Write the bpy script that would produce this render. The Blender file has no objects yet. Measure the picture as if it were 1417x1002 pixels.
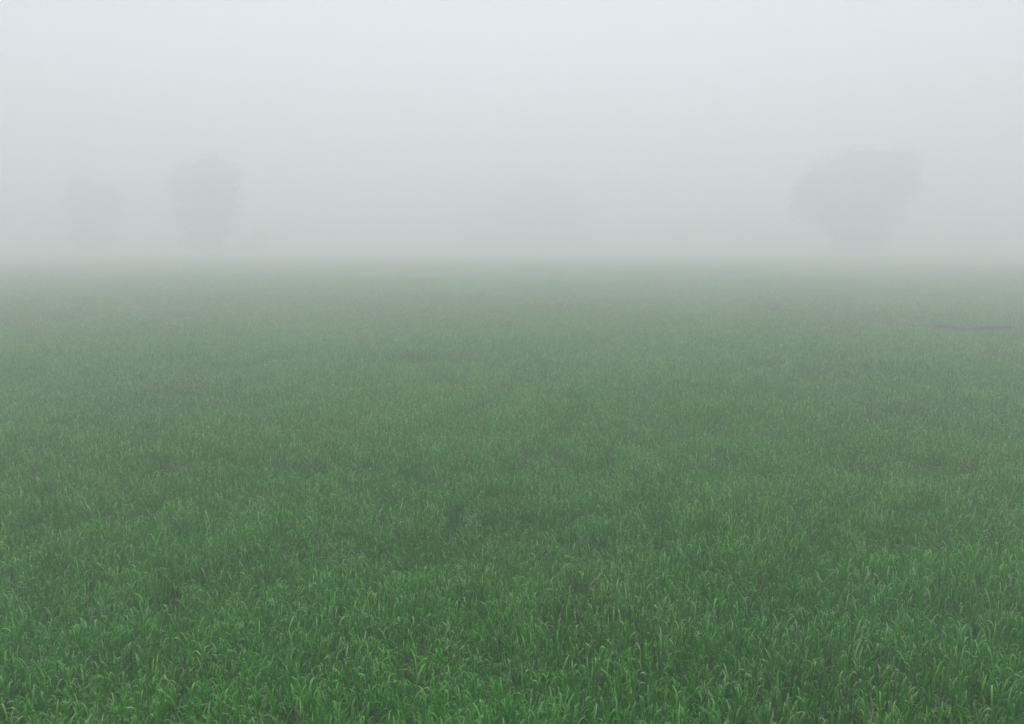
import bpy, math
import numpy as np
from mathutils import Vector, Matrix

# ------------------------------------------------------------------ camera, light, exposure
sc = bpy.context.scene
CAM_H = 2.6
CANOPY = 0.38
F_PX = 1091.0                      # focal length in pixels of the 1417 px wide photograph
HORIZON = 329.0                    # row of the photograph at eye level
PITCH = math.atan((501.0 - HORIZON) / F_PX)   # camera looks slightly down

cam_data = bpy.data.cameras.new("camera")
cam_data.sensor_width = 36.0
cam_data.lens = 36.0 * F_PX / 1417.0
cam_data.clip_start = 0.05
cam_data.clip_end = 3000
cam = bpy.data.objects.new("camera", cam_data)
cam.location = (0, 0, CAM_H)
cam.rotation_euler = (math.pi / 2 - PITCH, 0, 0)
sc.collection.objects.link(cam)
sc.camera = cam

SUN_EL, SUN_ROT = math.radians(78), math.radians(0)
world = bpy.data.worlds.new("World")
sc.world = world
world.use_nodes = True
wn = world.node_tree
wn.nodes.clear()
w_out = wn.nodes.new("ShaderNodeOutputWorld")
w_bg = wn.nodes.new("ShaderNodeBackground")
w_sky = wn.nodes.new("ShaderNodeTexSky")
w_sky.sky_type = 'NISHITA'
w_sky.sun_disc = False
w_sky.sun_elevation = SUN_EL
w_sky.sun_rotation = SUN_ROT
w_sky.air_density = 1.0
w_sky.dust_density = 4.0
w_sky.ozone_density = 1.0
w_hs = wn.nodes.new("ShaderNodeHueSaturation")   # overcast: the blue is mostly hidden
w_hs.inputs['Saturation'].default_value = 0.60
w_bg.inputs['Strength'].default_value = 0.12
wn.links.new(w_sky.outputs[0], w_hs.inputs['Color'])
wn.links.new(w_hs.outputs[0], w_bg.inputs['Color'])
wn.links.new(w_bg.outputs[0], w_out.inputs['Surface'])

sun_data = bpy.data.lights.new("sun", 'SUN')
sun_data.energy = 0.5
sun_data.angle = math.radians(80)
sun_data.color = (1.0, 0.97, 0.92)
sun = bpy.data.objects.new("sun", sun_data)
sd = Vector((math.sin(SUN_ROT) * math.cos(SUN_EL), math.cos(SUN_ROT) * math.cos(SUN_EL), math.sin(SUN_EL)))
sun.rotation_euler = sd.to_track_quat('Z', 'Y').to_euler()
sc.collection.objects.link(sun)

sc.view_settings.view_transform = 'Standard'
sc.view_settings.look = 'None'
sc.view_settings.gamma = 1
sc.view_settings.use_curve_mapping = False
sc.view_settings.exposure = 0.84
sc.cycles.max_bounces = 12
sc.cycles.diffuse_bounces = 6
sc.cycles.glossy_bounces = 2
sc.cycles.transmission_bounces = 6
sc.cycles.transparent_max_bounces = 8
sc.cycles.volume_bounces = 8
sc.cycles.use_denoising = True

HAZE_DENSITY = 0.0265
HAZE_G = 0.40

rng = np.random.default_rng(11)
col = sc.collection


def tag(o, label=None, cat=None, group=None, kind=None):
    for k, v in (('label', label), ('category', cat), ('group', group), ('kind', kind)):
        if v:
            o[k] = v
    return o


def mesh_from(name, verts, faces, mat, smooth=True, shade=None):
    me = bpy.data.meshes.new(name)
    me.from_pydata([tuple(v) for v in verts], [], [tuple(f) for f in faces])
    if smooth:
        me.polygons.foreach_set('use_smooth', [True] * len(me.polygons))
    if shade is not None:
        a = me.attributes.new('shade', 'FLOAT', 'POINT')
        a.data.foreach_set('value', np.asarray(shade, dtype=np.float32))
    me.materials.append(mat)
    me.update()
    return me


def link(name, me, parent=None, loc=None):
    o = bpy.data.objects.new(name, me)
    col.objects.link(o)
    if parent is not None:
        o.parent = parent
    if loc is not None:
        o.location = loc
    return o


def ground_at(u, v, z=CANOPY):
    """world x, y on the level z where photograph pixel (u, v) looks"""
    dx, dz = (u - 708.5) / F_PX, -(v - 501.0) / F_PX
    y = math.cos(PITCH) + dz * math.sin(PITCH)
    zz = -math.sin(PITCH) + dz * math.cos(PITCH)
    s = (z - CAM_H) / zz
    return dx * s, y * s


# ------------------------------------------------------------------ smooth value noise (layout of the crop)
class Noise:
    def __init__(self, seed, n=256):
        self.g = np.random.default_rng(seed).random((n, n))
        self.n = n

    def __call__(self, x, y, scale):
        x = np.asarray(x) / scale + 1000.3
        y = np.asarray(y) / scale + 1000.7
        xi, yi = np.floor(x).astype(int), np.floor(y).astype(int)
        fx, fy = x - xi, y - yi
        fx, fy = fx * fx * (3 - 2 * fx), fy * fy * (3 - 2 * fy)
        g, n = self.g, self.n
        a, b = g[xi % n, yi % n], g[(xi + 1) % n, yi % n]
        c, d = g[xi % n, (yi + 1) % n], g[(xi + 1) % n, (yi + 1) % n]
        return (a * (1 - fx) + b * fx) * (1 - fy) + (c * (1 - fx) + d * fx) * fy


N1, N2, N3 = Noise(1), Noise(2), Noise(3)

# ------------------------------------------------------------------ materials


def principled(name):
    m = bpy.data.materials.new(name)
    m.use_nodes = True
    return m, m.node_tree, m.node_tree.nodes['Principled BSDF']


def leaf_material(name, dark, mid, pale, transl=0.45, rough=0.48, big=True):
    m, nt, bs = principled(name)
    L = nt.links.new
    at = nt.nodes.new('ShaderNodeAttribute'); at.attribute_name = 'shade'
    oi = nt.nodes.new('ShaderNodeObjectInfo')
    geo = nt.nodes.new('ShaderNodeNewGeometry')
    ramp = nt.nodes.new('ShaderNodeValToRGB')
    ramp.color_ramp.elements[0].color = (*dark, 1)
    ramp.color_ramp.elements[1].color = (*pale, 1)
    e = ramp.color_ramp.elements.new(0.5); e.color = (*mid, 1)
    # per-leaf value + a little per-tuft drift
    add = nt.nodes.new('ShaderNodeMath'); add.operation = 'MULTIPLY_ADD'
    L(oi.outputs['Random'], add.inputs[0]); add.inputs[1].default_value = 0.30
    L(at.outputs['Fac'], add.inputs[2])
    sub = nt.nodes.new('ShaderNodeMath'); sub.operation = 'SUBTRACT'
    L(add.outputs[0], sub.inputs[0]); sub.inputs[1].default_value = 0.15
    L(sub.outputs[0], ramp.inputs['Fac'])
    last = ramp.outputs['Color']
    if big:
        def blotch(scale, lo, hi, amount, colour, last):
            mp = nt.nodes.new('ShaderNodeMapping'); mp.inputs['Scale'].default_value = (1, 1, 0)
            L(geo.outputs['Position'], mp.inputs['Vector'])
            no = nt.nodes.new('ShaderNodeTexNoise'); no.inputs['Scale'].default_value = scale
            no.inputs['Detail'].default_value = 3
            L(mp.outputs[0], no.inputs['Vector'])
            mr = nt.nodes.new('ShaderNodeMapRange')
            mr.inputs['From Min'].default_value = lo; mr.inputs['From Max'].default_value = hi
            mr.inputs['To Max'].default_value = amount
            L(no.outputs['Fac'], mr.inputs['Value'])
            mx = nt.nodes.new('ShaderNodeMix'); mx.data_type = 'RGBA'; mx.blend_type = 'MULTIPLY'
            L(mr.outputs[0], mx.inputs[0]); L(last, mx.inputs[6])
            mx.inputs[7].default_value = (*colour, 1)
            return mx.outputs[2]
        last = blotch(0.30, 0.50, 0.66, 0.8, (1.45, 0.90, 1.1), last)     # thinner, yellower crop
        last = blotch(0.24, 0.48, 0.66, 0.8, (0.85, 0.93, 1.5), last)     # bluish, better fed crop
    L(last, bs.inputs['Base Color'])
    bs.inputs['Roughness'].default_value = rough
    bs.inputs['Specular IOR Level'].default_value = 0.25
    tr = nt.nodes.new('ShaderNodeBsdfTranslucent')
    mx = nt.nodes.new('ShaderNodeMixShader'); mx.inputs[0].default_value = transl
    L(last, tr.inputs['Color'])
    L(bs.outputs[0], mx.inputs[1]); L(tr.outputs[0], mx.inputs[2])
    L(mx.outputs[0], nt.nodes['Material Output'].inputs['Surface'])
    return m


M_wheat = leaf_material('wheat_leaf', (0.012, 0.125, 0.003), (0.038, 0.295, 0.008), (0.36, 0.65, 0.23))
M_pale = leaf_material('pale_wheat_leaf', (0.12, 0.34, 0.05), (0.22, 0.50, 0.11), (0.42, 0.70, 0.30), big=False)
M_tree = leaf_material('tree_leaf', (0.015, 0.032, 0.012), (0.030, 0.055, 0.020), (0.055, 0.085, 0.035), 0.2, 0.6, False)

M_bark, nt, bs = principled('bark')
no = nt.nodes.new('ShaderNodeTexNoise'); no.inputs['Scale'].default_value = 6; no.inputs['Detail'].default_value = 8
cr = nt.nodes.new('ShaderNodeValToRGB')
cr.color_ramp.elements[0].color = (0.03, 0.022, 0.015, 1); cr.color_ramp.elements[1].color = (0.13, 0.10, 0.075, 1)
nt.links.new(no.outputs['Fac'], cr.inputs[0]); nt.links.new(cr.outputs[0], bs.inputs['Base Color'])
bs.inputs['Roughness'].default_value = 0.95

M_soil, nt, bs = principled('field_soil')
tc = nt.nodes.new('ShaderNodeTexCoord')
n1 = nt.nodes.new('ShaderNodeTexNoise'); n1.inputs['Scale'].default_value = 9; n1.inputs['Detail'].default_value = 9
n2 = nt.nodes.new('ShaderNodeTexNoise'); n2.inputs['Scale'].default_value = 0.25; n2.inputs['Detail'].default_value = 4
c1 = nt.nodes.new('ShaderNodeValToRGB')
c1.color_ramp.elements[0].position = 0.35; c1.color_ramp.elements[0].color = (0.018, 0.050, 0.010, 1)
c1.color_ramp.elements[1].position = 0.70; c1.color_ramp.elements[1].color = (0.035, 0.120, 0.018, 1)
mx = nt.nodes.new('ShaderNodeMix'); mx.data_type = 'RGBA'; mx.inputs[7].default_value = (0.05, 0.042, 0.026, 1)
mr = nt.nodes.new('ShaderNodeMapRange'); mr.inputs['From Min'].default_value = 0.5; mr.inputs['From Max'].default_value = 0.75
nt.links.new(tc.outputs['Object'], n1.inputs['Vector']); nt.links.new(tc.outputs['Object'], n2.inputs['Vector'])
nt.links.new(n1.outputs['Fac'], c1.inputs[0]); nt.links.new(n2.outputs['Fac'], mr.inputs['Value'])
nt.links.new(mr.outputs[0], mx.inputs[0]); nt.links.new(c1.outputs[0], mx.inputs[6])
nt.links.new(mx.outputs[2], bs.inputs['Base Color'])
bp = nt.nodes.new('ShaderNodeBump'); bp.inputs['Strength'].default_value = 0.7; bp.inputs['Distance'].default_value = 0.03
nt.links.new(n1.outputs['Fac'], bp.inputs['Height']); nt.links.new(bp.outputs[0], bs.inputs['Normal'])
bs.inputs['Roughness'].default_value = 1.0
bs.inputs['Specular IOR Level'].default_value = 0.1

# ------------------------------------------------------------------ ground
GX, GY0, GY1 = 330.0, -60.0, 420.0


def axis(a, b, near, step_far):
    out = [a]
    x = a
    while x < b:
        d = abs(x)
        x += near if d < 30 else min(step_far, near + (d - 30) * 0.12)
        out.append(min(x, b))
    return np.array(out)


def ground_z(x, y):
    return 0.05 * (N1(x, y, 3.1) - 0.5) + 0.07 * (N2(x, y, 14.0) - 0.5)


gx = axis(-GX, GX, 0.6, 14)
gy = axis(GY0, GY1, 0.6, 14)
X, Y = np.meshgrid(gx, gy)
Z = ground_z(X, Y)
V = np.stack([X.ravel(), Y.ravel(), Z.ravel()], 1)
nx, ny = len(gx), len(gy)
I = np.arange(nx * ny).reshape(ny, nx)
Fq = np.stack([I[:-1, :-1].ravel(), I[:-1, 1:].ravel(), I[1:, 1:].ravel(), I[1:, :-1].ravel()], 1)
g = link('ground', mesh_from('ground', V, Fq, M_soil))
tag(g, kind='structure')

# ------------------------------------------------------------------ wheat leaves


def ribbon(base, az, length, width, a0, bend, power, segs, r, drift=0.0, fold=0.0):
    """one grass leaf: rises from base, arches over towards az and tapers to a point"""
    t = np.linspace(0, 1, segs + 1)
    ang = a0 + bend * t ** power
    azz = az + drift * t
    step = length / segs
    dirs = np.stack([np.sin(ang) * np.cos(azz), np.sin(ang) * np.sin(azz), np.cos(ang)], 1)
    pts = np.vstack([base, base + np.cumsum(dirs[:-1] * step, 0)])
    w = width * 0.5 * np.clip((0.55 + 1.6 * t) * (1 - t ** 2.2), 0.03, 1.0)
    tw = fold * (t - 0.3)
    side0 = np.stack([-np.sin(azz), np.cos(azz), np.zeros_like(azz)], 1)
    nrm = np.cross(dirs, side0)
    side = side0 * np.cos(tw)[:, None] + nrm * np.sin(tw)[:, None]
    v = np.empty((2 * (segs + 1), 3))
    v[0::2] = pts - side * w[:, None]
    v[1::2] = pts + side * w[:, None]
    f = [(2 * i, 2 * i + 1, 2 * i + 3, 2 * i + 2) for i in range(segs)]
    return v, f, t


def make_tuft(name, radius, tillers, segs, mat, seed, hscale=1.0, wscale=1.0, leaves=(3, 5), link_it=False):
    r = np.random.default_rng(seed)
    vs, fs, sh = [], [], []
    n = 0
    for _ in range(tillers):
        q = radius * math.sqrt(r.random())
        a = r.random() * 6.2832
        bx, by = q * math.cos(a), q * math.sin(a)
        hh = (0.22 + 0.10 * r.random()) * hscale
        la, lt = r.random() * 6.2832, r.random() * 0.16
        lean = np.array([math.cos(la) * lt, math.sin(la) * lt, 1.0])
        az = r.random() * 6.2832
        nl = r.integers(*leaves)
        tone = r.random()
        for k in range(nl):
            frac = (k + 0.6 * r.random()) / nl
            base = np.array([bx, by, 0]) + lean * hh * (0.35 + 0.65 * frac)
            az += 2.5 + r.normal() * 0.5
            L = (0.065 + 0.07 * r.random()) * hscale * (1.12 - 0.2 * frac)
            droop = r.random()
            v, f, t = ribbon(base, az, L, (0.005 + 0.004 * r.random()) * wscale,
                             0.10 + 0.32 * r.random(), 1.0 + 2.7 * droop ** 0.8, 2.0 + 3.5 * r.random(), segs, r,
                             r.normal() * 0.5, r.normal() * 0.9)
            vs.append(v); fs += [tuple(i + n for i in q4) for q4 in f]
            s = 0.08 + 0.34 * r.random() + 0.14 * tone + (0.2 + 0.5 * r.random()) * t ** 2.5  # random leaf tone; paler tips put the highlights on arched ends into the colour
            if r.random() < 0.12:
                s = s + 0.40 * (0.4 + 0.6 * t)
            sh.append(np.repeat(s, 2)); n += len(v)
        # the stem sheath
        sv, sf, t = ribbon(np.array([bx, by, 0.0]), la, hh * 1.02, 0.006 * wscale, lt, 0.02, 1, 1, r)
        sv[2:] = np.array([bx, by, 0]) + lean * hh + (sv[:2] - sv[:2].mean(0))
        vs.append(sv); fs += [tuple(i + n for i in q4) for q4 in sf]
        sh.append(np.full(4, 0.25)); n += 4
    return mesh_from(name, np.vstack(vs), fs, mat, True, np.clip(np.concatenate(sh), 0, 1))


tufts = bpy.data.collections.new('wheat_tufts')
NEAR, FAR = 14, 4
for i in range(NEAR):
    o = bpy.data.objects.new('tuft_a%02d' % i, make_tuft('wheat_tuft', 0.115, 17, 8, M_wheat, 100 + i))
    tufts.objects.link(o)
for i in range(FAR):
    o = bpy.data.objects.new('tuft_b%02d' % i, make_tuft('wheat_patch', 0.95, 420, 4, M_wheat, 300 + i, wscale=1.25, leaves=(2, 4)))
    tufts.objects.link(o)

# an earth bund runs slantwise through the crop at the right
BUND = [ground_at(1000, 421), ground_at(1100, 430), ground_at(1240, 445), ground_at(1330, 452), ground_at(1417, 454), ground_at(1600, 462)]
BX = np.array([p[0] for p in BUND]); BY = np.array([p[1] for p in BUND])


def gap_factor(x, y):
    d = np.abs(y - np.interp(x, BX, BY) + 0.25 * (N3(x, y, 1.3) - 0.5))
    on = (x > BX[0]) & (x < BX[-1])
    return np.where(on, 0.9 * np.clip(1.25 - d / 0.30, 0, 1), 0.0)


def height_factor(x, y):
    h = 0.82 + 0.34 * N1(x, y, 0.9) + 0.26 * N2(x, y, 0.33)
    h = h + 0.34 * (N3(x, y, 3.7) - 0.5)
    deep = N2(x + 37, y - 11, 1.15)
    h = h - 0.20 * np.clip((deep - 0.68) / 0.2, 0, 1)
    return h


def jitter_grid(x0, x1, y0, y1, step, seed):
    r = np.random.default_rng(seed)
    xs = np.arange(x0, x1, step); ys = np.arange(y0, y1, step)
    A, B = np.meshgrid(xs, ys)
    A = A.ravel() + (r.random(A.size) - 0.5) * step * 1.1
    B = B.ravel() + (r.random(B.size) - 0.5) * step * 1.1
    return A, B, r


SPLIT = 46.0
TAN = 0.66
px, py, r1 = jitter_grid(-60, 60, -3, SPLIT, 0.118, 5)
keep = np.abs(px) < 4.5 + np.maximum(py, 0) * (TAN + 0.13)
px, py = px[keep], py[keep]
gf = gap_factor(px, py)
keep = r1.random(len(px)) > gf * 0.97
px, py, gf = px[keep], py[keep], gf[keep]
h1 = height_factor(px, py) * (0.90 + 0.20 * r1.random(len(px))) * (1 - 0.45 * gf)
s1 = 0.92 + 0.2 * r1.random(len(px))
idx1 = r1.integers(0, NEAR, len(px))

qx, qy, r2 = jitter_grid(-225, 225, SPLIT - 0.4, 262, 1.25, 6)
keep = np.abs(qx) < 12 + qy * (TAN + 0.15)
qx, qy = qx[keep], qy[keep]
h2 = (0.90 + 0.35 * N3(qx, qy, 3.7)) * (0.94 + 0.12 * r2.random(len(qx)))
s2 = np.full(len(qx), 1.0)
idx2 = r2.integers(NEAR, NEAR + FAR, len(qx))

P = np.concatenate([np.stack([px, py, ground_z(px, py)], 1), np.stack([qx, qy, ground_z(qx, qy)], 1)])
H = np.concatenate([h1, h2]); S = np.concatenate([s1, s2])
IDX = np.concatenate([idx1, idx2]); NP = len(P)
ROT = rng.random(NP) * 6.2832
TX, TY = rng.normal(size=NP) * 0.10, rng.normal(size=NP) * 0.10
TX[len(px):] *= 0.1; TY[len(px):] *= 0.1
print('wheat instances', NP)

me = bpy.data.meshes.new('wheat_field')
me.vertices.add(NP)
me.vertices.foreach_set('co', P.astype(np.float32).ravel())
a = me.attributes.new('idx', 'INT', 'POINT'); a.data.foreach_set('value', IDX.astype(np.int32))
a = me.attributes.new('rot', 'FLOAT_VECTOR', 'POINT')
a.data.foreach_set('vector', np.stack([TX, TY, ROT], 1).astype(np.float32).ravel())
a = me.attributes.new('scl', 'FLOAT_VECTOR', 'POINT')
a.data.foreach_set('vector', np.stack([S, S, H], 1).astype(np.float32).ravel())
me.update()
field = link('wheat_crop', me)
tag(field, 'dense knee-high green wheat crop filling the whole field', 'wheat', kind='stuff')

ng = bpy.data.node_groups.new('wheat_scatter', 'GeometryNodeTree')
ng.interface.new_socket('Geometry', in_out='INPUT', socket_type='NodeSocketGeometry')
ng.interface.new_socket('Geometry', in_out='OUTPUT', socket_type='NodeSocketGeometry')
gi = ng.nodes.new('NodeGroupInput'); go = ng.nodes.new('NodeGroupOutput')
ci = ng.nodes.new('GeometryNodeCollectionInfo')
ci.inputs['Collection'].default_value = tufts
ci.inputs['Separate Children'].default_value = True
ci.inputs['Reset Children'].default_value = True
ip = ng.nodes.new('GeometryNodeInstanceOnPoints')
ip.inputs['Pick Instance'].default_value = True


def named(n, t):
    nd = ng.nodes.new('GeometryNodeInputNamedAttribute'); nd.data_type = t
    nd.inputs['Name'].default_value = n
    return next(s for s in nd.outputs if s.enabled and s.name == 'Attribute')


e2r = ng.nodes.new('FunctionNodeEulerToRotation')
ng.links.new(gi.outputs[0], ip.inputs['Points'])
ng.links.new(ci.outputs[0], ip.inputs['Instance'])
ng.links.new(named('idx', 'INT'), ip.inputs['Instance Index'])
ng.links.new(named('rot', 'FLOAT_VECTOR'), e2r.inputs[0])
ng.links.new(e2r.outputs[0], ip.inputs['Rotation'])
ng.links.new(named('scl', 'FLOAT_VECTOR'), ip.inputs['Scale'])
ng.links.new(ip.outputs[0], go.inputs[0])
mod = field.modifiers.new('scatter', 'NODES'); mod.node_group = ng

# ------------------------------------------------------------------ trees


def tube(points, radii, sides=8):
    vs, fs = [], []
    n = 0
    pts = [Vector(p) for p in points]
    for i, p in enumerate(pts):
        d = (pts[min(i + 1, len(pts) - 1)] - pts[max(i - 1, 0)]).normalized()
        u = d.orthogonal().normalized(); w = d.cross(u)
        for k in range(sides):
            a = 6.28318 * k / sides
            vs.append(p + (u * math.cos(a) + w * math.sin(a)) * radii[i])
    for i in range(len(pts) - 1):
        for k in range(sides):
            a, b = i * sides + k, i * sides + (k + 1) % sides
            fs.append((a, b, b + sides, a + sides))
    return vs, fs


def branch_path(p0, p1, r, sag=0.12, n=6):
    p0, p1 = np.array(p0, float), np.array(p1, float)
    L = np.linalg.norm(p1 - p0)
    t = np.linspace(0, 1, n)[:, None]
    pts = p0 * (1 - t) + p1 * t
    pts[1:-1] += r.normal(size=(n - 2, 3)) * L * 0.04
    pts[:, 2] += (np.sin(t[:, 0] * math.pi)) * L * sag
    return pts


def leaf_cloud(centres, radii, count, size, r):
    """small folded leaf sprays through the volume of many clumps, thinner inside, ragged outside"""
    w = np.array([rr[0] * rr[1] * rr[2] for rr in radii]) ** 0.8
    pick = r.choice(len(centres), count, p=w / w.sum())
    d = r.normal(size=(count, 3)); d /= np.linalg.norm(d, axis=1)[:, None]
    q = r.random(count) ** 0.42 * (1 + 0.18 * r.normal(size=count))
    c = np.array(centres)[pick] + d * q[:, None] * np.array(radii)[pick]
    n = r.normal(size=(count, 3)); n[:, 2] += 0.6; n /= np.linalg.norm(n, axis=1)[:, None]
    u = np.cross(n, r.normal(size=(count, 3))); u /= np.linalg.norm(u, axis=1)[:, None]
    w2 = np.cross(n, u)
    s = size * (0.6 + 0.8 * r.random(count))[:, None]
    v = np.empty((count, 4, 3))
    v[:, 0] = c - u * s; v[:, 1] = c + w2 * s * 0.45 + n * s * 0.15
    v[:, 2] = c + u * s; v[:, 3] = c - w2 * s * 0.45 + n * s * 0.15
    f = np.arange(count * 4).reshape(-1, 4)
    clump = r.random(len(centres))[pick]
    sh = np.repeat(0.15 + 0.45 * clump + 0.4 * r.random(count), 4)
    return v.reshape(-1, 3), f, sh


def make_tree(u, dist, lobes, trunk_r, seed, label, leaves=26000, leaf=0.20, clumps_per=9, trunk=True, name='tree', cat='tree', group=None):
    """lobes: crown masses in photograph pixels (u, v, half width, half height) at this distance"""
    r = np.random.default_rng(seed)
    s = dist / F_PX
    x0 = (u - 708.5) * s
    root = bpy.data.objects.new(name, None); col.objects.link(root)
    root.location = (x0, dist, float(ground_z(np.array([x0]), np.array([dist]))[0]))
    tag(root, label, cat, group)
    cen, rad, lobe_c = [], [], []
    for (lu, lv, hw, hh) in lobes:
        c = np.array([(lu - u) * s, 0.0, CAM_H + (HORIZON - lv) * s])
        R = np.array([hw * s, 0.85 * hw * s, hh * s])
        lobe_c.append((c, R))
        for _ in range(clumps_per):
            d = r.normal(size=3); d /= np.linalg.norm(d)
            q = 0.35 + 0.5 * r.random()
            cc = c + d * q * R
            k = 0.34 + 0.22 * r.random()
            cc[2] = max(cc[2], 0.3)
            cen.append(cc); rad.append(R * k + 0.15)
        cen.append(c); rad.append(R * 0.62)
    v, f, sh = leaf_cloud(cen, rad, leaves, leaf, r)
    v[:, 2] = np.maximum(v[:, 2], 0.02 + 0.1 * r.random(len(v)))
    crown = link('crown', mesh_from('crown', v, f, M_tree, False, np.clip(sh, 0, 1)), root)
    vs, fs = [], []

    def put(pts, r0, r1, sides=8):
        n = len(vs)
        a, b = tube(pts, np.linspace(r0, r1, len(pts)), sides)
        vs.extend(a); fs.extend([tuple(i + n for i in q) for q in b])
    if trunk:
        top = max(c[2] for c, R in lobe_c)
        fork = np.array([0.15, 0.1, top * 0.30])
        tp = branch_path((0, 0, -0.3), fork, r, 0.0, 5)
        rr = np.array([trunk_r * 1.5, trunk_r * 1.05, trunk_r, trunk_r * 0.95, trunk_r * 0.9])
        a, b = tube(tp, rr, 12); vs.extend(a); fs.extend(b)
        lo = len(vs)
        for c, R in lobe_c:
            put(branch_path(fork - np.array([0, 0, 0.1]), c, r), trunk_r * 0.6, trunk_r * 0.22)
        for cc in cen[::2]:
            near = min(lobe_c, key=lambda q: np.linalg.norm(q[0] - cc))[0]
            st = fork * 0.35 + near * 0.65
            put(branch_path(st, cc, r), trunk_r * 0.22, trunk_r * 0.05, 6)
        mt = bpy.data.meshes.new('trunk')
        link('trunk', mesh_from('trunk', vs[:60], fs[:48], M_bark), root)
        link('limbs', mesh_from('limbs', vs[60:], [tuple(i - 60 for i in q) for q in fs[48:]], M_bark), root)
    else:
        for k in range(9):
            a = r.random() * 6.28; ll = lobe_c[0][1]
            put(branch_path((0.1 * math.cos(a), 0.1 * math.sin(a), -0.1),
                            (ll[0] * 0.7 * math.cos(a), ll[1] * 0.7 * math.sin(a), lobe_c[0][0][2] + ll[2] * 0.5 * r.random()), r), 0.05, 0.012, 5)
        link('stem', mesh_from('stem', vs, fs, M_bark), root)
    return root


GROUP = 'trees standing in the fog beyond the field'
D1, D2 = 118.0, 124.0
D1, D2 = 107.0, 107.0
make_tree(286, D1, [(293, 240, 34, 28), (270, 258, 32, 28), (320, 257, 30, 30), (296, 270, 52, 38), (293, 300, 42, 28), (290, 330, 30, 22)],
          0.42, 21, 'tall egg-shaped grey tree in the fog at left, darker than its faint neighbour', leaves=26000, group=GROUP)
make_tree(1176, D2, [(1218, 234, 38, 25), (1180, 234, 42, 28), (1130, 252, 38, 26), (1106, 272, 26, 28), (1148, 278, 54, 36), (1200, 266, 46, 36), (1244, 250, 24, 24), (1158, 304, 48, 28), (1200, 300, 40, 30), (1160, 332, 30, 20), (1195, 333, 36, 20)],
          0.6, 22, 'broad lopsided grey tree in the fog at right, the widest tree beyond the field', leaves=42000, group=GROUP)
make_tree(140, 117.0, [(140, 270, 32, 22), (124, 285, 24, 26), (156, 288, 24, 28), (140, 306, 32, 26), (142, 334, 30, 14)],
          0.38, 23, 'very faint rounded tree in the fog near the left edge of the field', leaves=30000, group=GROUP)
make_tree(745, 152.0, [(745, 268, 50, 28), (700, 288, 42, 32), (790, 292, 42, 30), (745, 312, 80, 28), (740, 335, 110, 16)],
          0.6, 24, 'barely visible distant tree in the fog beyond the middle of the field', leaves=40000, group=GROUP)
make_tree(357, 126.0, [(352, 340, 24, 10), (364, 328, 14, 13), (342, 344, 18, 8)], 0.1, 25,
          'small bush in the fog just right of the egg-shaped left tree', leaves=3500, leaf=0.16, trunk=False, name='bush', cat='bush')
make_tree(1062, 158.0, [(1045, 342, 30, 8), (1075, 338, 26, 12), (1098, 342, 20, 9)], 0.1, 26,
          'low faint shrub in the fog at the left foot of the broad right tree', leaves=6000, leaf=0.16, trunk=False, name='bush', cat='bush')

# ------------------------------------------------------------------ earth bund
M_bund, nt, bs = principled('wet_earth')
no = nt.nodes.new('ShaderNodeTexNoise'); no.inputs['Scale'].default_value = 7; no.inputs['Detail'].default_value = 8
cr = nt.nodes.new('ShaderNodeValToRGB')
cr.color_ramp.elements[0].position = 0.35; cr.color_ramp.elements[0].color = (0.012, 0.016, 0.007, 1)
cr.color_ramp.elements[1].position = 0.7; cr.color_ramp.elements[1].color = (0.045, 0.055, 0.022, 1)
nt.links.new(no.outputs['Fac'], cr.inputs[0]); nt.links.new(cr.outputs[0], bs.inputs['Base Color'])
bs.inputs['Roughness'].default_value = 0.9
xs = np.linspace(BX[0] + 0.2, BX[-1] - 0.2, 150)
prof = [(-0.40, -0.12), (-0.26, 0.35), (-0.11, 0.88), (0.0, 1.0), (0.12, 0.86), (0.27, 0.33), (0.40, -0.12)]
vs, fs = [], []
for i, x in enumerate(xs):
    y0 = float(np.interp(x, BX, BY))
    u_ = 708.5 + x / y0 * F_PX * 1.02
    amp = 0.26 + 0.06 * float(N1(x, 0.0, 0.8)) + 0.05 * float(N2(x, 3.0, 0.35))
    for uc, hw, a in ((1322, 20, 0.09), (1392, 30, 0.08), (1085, 40, 0.09), (1230, 40, 0.05)):
        amp += a * math.exp(-((u_ - uc) / hw) ** 2)
    for k, (dy, h) in enumerate(prof):
        jy = 0.05 * float(N3(x * 3 + k, k * 2.0, 0.5) - 0.5)
        vs.append((x, y0 + dy + jy, float(ground_z(np.array([x]), np.array([y0]))[0]) + amp * h))
K = len(prof)
for i in range(len(xs) - 1):
    for k in range(K - 1):
        fs.append((i * K + k, (i + 1) * K + k, (i + 1) * K + k + 1, i * K + k + 1))
fs.append(tuple(range(K))); fs.append(tuple((len(xs) - 1) * K + k for k in reversed(range(K))))
tag(link('earth_bund', mesh_from('earth_bund', vs, fs, M_bund)), 'low dark earth bund running through the crop at far right', 'earth bank')

# ------------------------------------------------------------------ single wheat plants that stand out of the crop


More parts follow.
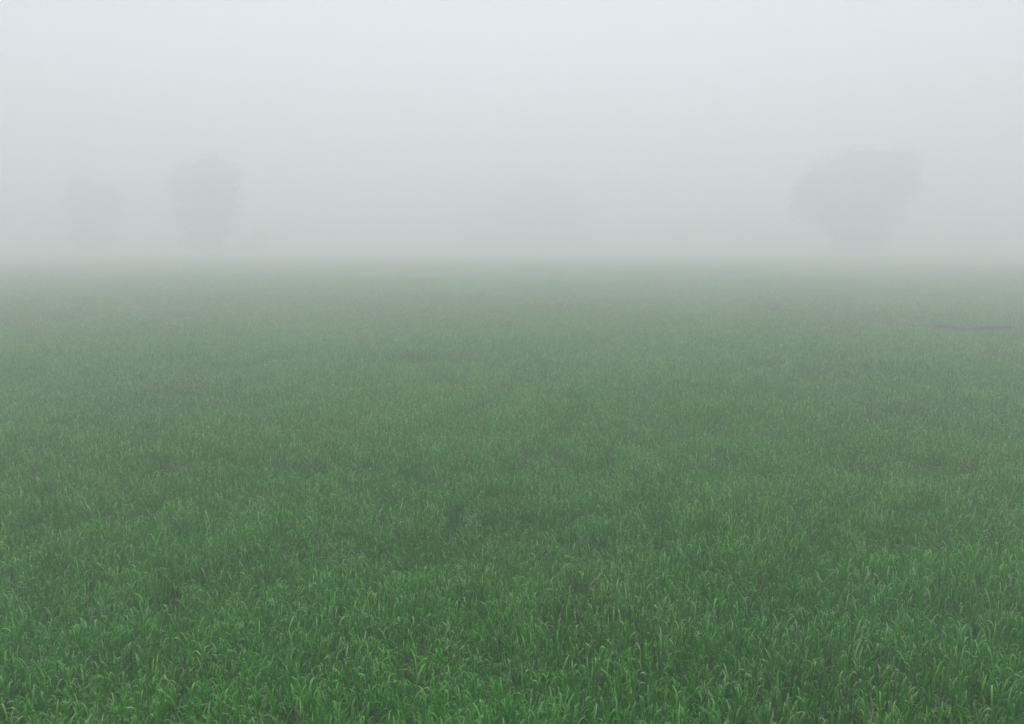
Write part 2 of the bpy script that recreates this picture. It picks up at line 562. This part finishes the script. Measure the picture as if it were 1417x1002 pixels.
def stray(u, v, height, label, seed, n_leaves=5, mat=None, wide=1.0):
    r = np.random.default_rng(seed)
    x, y = ground_at(u, v, height * 0.85)
    root = bpy.data.objects.new('wheat_plant', None); col.objects.link(root)
    root.location = (x, y, float(ground_z(np.array([x]), np.array([y]))[0]))
    tag(root, label, 'wheat plant')
    m = mat or M_pale
    pts = [(0, 0, 0), (0.004, 0, height * 0.35), (0.01, 0.004, height * 0.72)]
    a, b = tube(pts, [0.004, 0.0035, 0.002], 6)
    link('stem', mesh_from('stem', a, b, m, True, np.full(len(a), 0.3)), root)
    az = r.random() * 6.28
    for k in range(n_leaves):
        fr = 0.3 + 0.42 * k / max(1, n_leaves - 1)
        az += 2.6 + r.normal() * 0.3
        L = 0.13 * (0.85 + 0.3 * r.random())
        vv, ff, t = ribbon(np.array([0.008 * fr, 0.003, height * fr]), az, L, 0.009 * wide, 0.2 + 0.2 * r.random(),
                           1.1 + 1.3 * r.random(), 2.2, 9, r, r.normal() * 0.3, r.normal() * 0.8)
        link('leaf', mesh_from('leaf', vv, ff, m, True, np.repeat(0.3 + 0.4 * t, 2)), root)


stray(288, 712, 0.46, 'pale slanting wheat plant standing above the crop at left', 61, 5, wide=1.4)
stray(197, 822, 0.47, 'pale tall wheat plant above the crop below the slanting one at left', 62, 5, wide=1.1)
stray(1204, 796, 0.46, 'pale wheat plant with a bright bent tip at right', 63, 4, wide=1.2)
stray(574, 905, 0.48, 'pale upright wheat plant near the bottom, left of the middle', 64, 6)
stray(781, 965, 0.48, 'yellow-green wheat plant at the bottom edge, right of the middle', 65, 6)

# ------------------------------------------------------------------ haze
bx = (-GX - 15, GX + 15); by = (GY0 - 15, GY1 + 15); bz = (-1.4, 22.0)
V = [(x, y, z) for x in bx for y in by for z in bz]
Fb = [(0, 1, 3, 2), (4, 6, 7, 5), (0, 4, 5, 1), (2, 3, 7, 6), (0, 2, 6, 4), (1, 5, 7, 3)]
M_haze = bpy.data.materials.new('haze'); M_haze.use_nodes = True
nt = M_haze.node_tree; nt.nodes.clear()
o_ = nt.nodes.new('ShaderNodeOutputMaterial'); pv = nt.nodes.new('ShaderNodeVolumePrincipled')
pv.inputs['Color'].default_value = (0.998, 1.0, 1.0, 1)
pv.inputs['Density'].default_value = HAZE_DENSITY
pv.inputs['Anisotropy'].default_value = HAZE_G
nt.links.new(pv.outputs[0], o_.inputs['Volume'])
hz = link('haze', mesh_from('haze', V, Fb, M_haze, False))
tag(hz, 'thick pale fog lying over the whole field', 'fog', kind='stuff')
